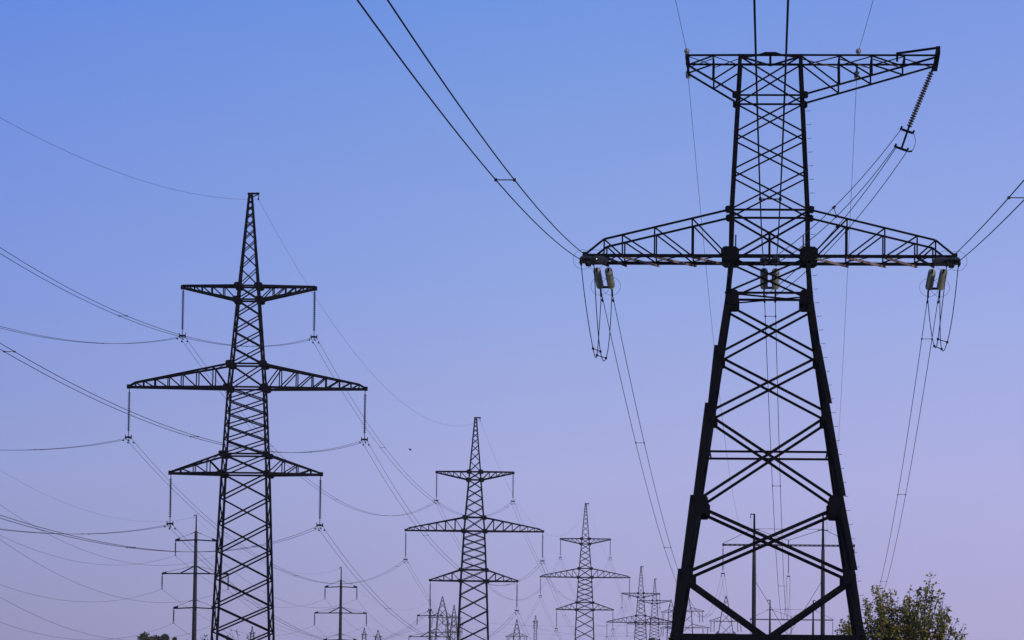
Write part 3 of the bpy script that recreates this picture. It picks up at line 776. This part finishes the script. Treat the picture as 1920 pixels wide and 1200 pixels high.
# ------------------------------------------------------------------ bird
bp = at_depth(769, 844, 210)
bird = thing('bird', 'small dark bird in flight left of the second fir-shaped pylon', 'bird', bp, .9)
bird.scale = (.65,) * 3
m = MB(); m.lathe([(-.13, .008), (-.09, .02), (-.03, .034), (.03, .032), (.07, .022), (.095, .024), (.115, .016), (.135, .004)], (0, 0, 0), (0, 1, .25), 10)
m.plate([(-.02, -.11, -.03), (.02, -.11, -.03), (.045, -.2, -.05), (-.045, -.2, -.05)], (0, .2, 1), .006); m.build('bird_body', FEATHER, bird, smooth=False)
for q in (-1, 1):
    m = MB(); m.plate([(q * .02, .05, .01), (q * .1, .06, .10), (q * .17, 0, .16), (q * .1, -.04, .09), (q * .02, -.05, .01)], Vector((-q * .6, 0, .8)), .008); m.build('wing', FEATHER, bird)

# ------------------------------------------------------------------ trees and bushes
def leaf(m, p, s, rnd):
    a = Vector((rnd.gauss(0, 1), rnd.gauss(0, 1), rnd.gauss(0, .6) - .5)).normalized()
    b = a.cross(Vector((rnd.gauss(.25, .55), rnd.gauss(-.35, .55), 1 + rnd.gauss(0, .4)))).normalized()
    c = a.cross(b); l, wd = s, s * .34
    m.add([p, p + a * l * .45 + b * wd + c * .12 * l, p + a * l, p + a * l * .45 - b * wd + c * .12 * l], [(0, 1, 2), (0, 2, 3)])
def shrub(label, px, D, outline, seed, nst, lsize, dens, leafm=LEAF, cat='bush', name='bush', spread=1.0, group=None):
    """stems fan out of the ground; outline gives the crown's top (px offset, y) at the distance D"""
    rnd = random.Random(seed); base = at_depth(px, 1190, D); k = D / FPX
    root = thing(name, label, cat, (base.x, D, 0), 0, group); br, lf = MB(), MB()
    xs = [o[0] for o in outline]
    def top(xo):
        for (x0, y0), (x1, y1) in zip(outline, outline[1:]):
            if x0 <= xo <= x1: return y0 + (y1 - y0) * (xo - x0) / (x1 - x0)
        return 1250
    for i in range(nst):
        xo = rnd.uniform(xs[0], xs[-1]); hz = at_depth(px + xo, top(xo), D).z
        hz *= rnd.choice((1.0, .97, .9, .8, .7, .6)) + rnd.uniform(-.04, .03)
        wdt = (xs[-1] - xs[0]) * k * .5
        tip = Vector((xo * k, rnd.uniform(-1, 1) * wdt * .7 * spread, hz)); st = Vector((xo * k * .35 + rnd.uniform(-.3, .3), tip.y * .4, 0))
        pts = []; bend = Vector((rnd.gauss(0, .15), rnd.gauss(0, .15), 0))
        for j in range(9):
            f = j / 8; p = st.lerp(tip, f); p.x += (tip.x - st.x) * (f * f - f) * .5; pts.append(p + bend * math.sin(f * math.pi))
        br.tube(pts, .035 * (hz / 6) + .008, 5, r1=.006)
        for j in range(int(dens * hz)):
            f = 1 - rnd.random() ** .8 * .85; q = min(7, int(f * 8)); c = pts[q].lerp(pts[q + 1], f * 8 - q)
            sprd = .34 * (1.08 - f) + .05
            c = c + Vector((rnd.gauss(0, sprd), rnd.gauss(0, sprd), rnd.gauss(0, sprd * .6)))
            if rnd.random() < .3: br.tube([pts[q], c], .008, 4, r1=.003)
            for _ in range(rnd.randint(2, 5)):
                leaf(lf, c + Vector((rnd.gauss(0, .06), rnd.gauss(0, .06), rnd.gauss(0, .06))), lsize * rnd.uniform(.6, 1.2), rnd)
        leaf(lf, pts[-1], lsize, rnd); leaf(lf, pts[-1] - Vector((0, 0, .05)), lsize, rnd)
    br.build('branches', BARK, root); lf.build('foliage', leafm, root)
    return root
shrub('leafy yellow-green bush growing against the right leg of the big tower', 1690, 168, [(-75, 1180), (-68, 1120), (-50, 1095), (-36, 1090), (-28, 1096), (-12, 1124), (0, 1126), (14, 1108), (28, 1118), (45, 1090), (56, 1085), (64, 1100), (76, 1130), (92, 1145), (110, 1165), (124, 1178), (132, 1215)], 3, 170, .15, 13)
shrub('sparse twiggy shrub just left of the right leg of the big tower', 1592, 172, [(-28, 1196), (-16, 1168), (-4, 1160), (8, 1148), (16, 1142), (26, 1175)], 5, 44, .15, 8)
def tree(label, px, D, w_px, ytop, seed, group='small dark trees at the bottom left'):
    rnd = random.Random(seed); k = D / FPX; base = at_depth(px, 1190, D); H = at_depth(px, ytop, D).z; wd = w_px * k / 2
    root = thing('tree', label, 'tree', (base.x, D, 0), 0, group)
    t = MB(); t.tube([(0, 0, -.2), (.1, 0, H * .35), (0, .1, H * .8)], .22, 8, r1=.05); lf = MB()
    tops = []
    for i in range(20):
        a = rnd.uniform(0, 6.28); r = wd * math.sqrt(rnd.random()) * .85; hh = H * (1 - .22 * (r / wd) ** 1.5) * rnd.uniform(.9, 1.02)
        c = Vector((r * math.cos(a), r * math.sin(a), hh - wd * .2)); tops.append(c)
        t.tube([(0, 0, H * rnd.uniform(.25, .5)), c * .6 + Vector((0, 0, H * .2)), c], .07, 5, r1=.015)
        for z_ in range(5):
            c2 = c + Vector((rnd.gauss(0, .2), rnd.gauss(0, .2), -z_ * H * .11)); rad = wd * (.22 + .05 * z_)
            for _ in range(170):
                v = Vector((rnd.gauss(0, 1), rnd.gauss(0, 1), rnd.gauss(0, 1.1))).normalized() * rad * rnd.random() ** .4
                leaf(lf, c2 + v, rnd.uniform(.22, .42), rnd)
    t.build('trunk', BARK, root); lf.build('crown', LEAFD, root)
tree('round dark green tree at the bottom left edge, widest of the small trees', 291, 520, 70, 1174, 11)
tree('small dark tree top just right of the widest small tree', 326, 540, 18, 1191, 12)
tree('dark tree top low between the third and fourth fir-shaped pylons', 1226, 700, 34, 1194, 14)
shrub('thin young tree with sparse twigs left of the first concrete pole', 347, 420, [(-8, 1205), (-3, 1189), (2, 1187), (8, 1204)], 21, 10, .24, 4.5, LEAFD, 'sapling', 'sapling', group='saplings around the nearest pylon base')
shrub('sparse sapling between the first concrete pole and the largest pylon', 384, 420, [(-14, 1206), (-6, 1190), (-2, 1182), (3, 1192), (10, 1187), (14, 1205)], 22, 14, .22, 4.5, LEAFD, 'sapling', 'sapling', group='saplings around the nearest pylon base')
shrub('sparse sapling seen through the base of the largest pylon', 444, 420, [(-24, 1206), (-10, 1184), (0, 1172), (6, 1182), (16, 1178), (26, 1206)], 23, 28, .22, 4.5, LEAFD, 'sapling', 'sapling', group='saplings around the nearest pylon base')
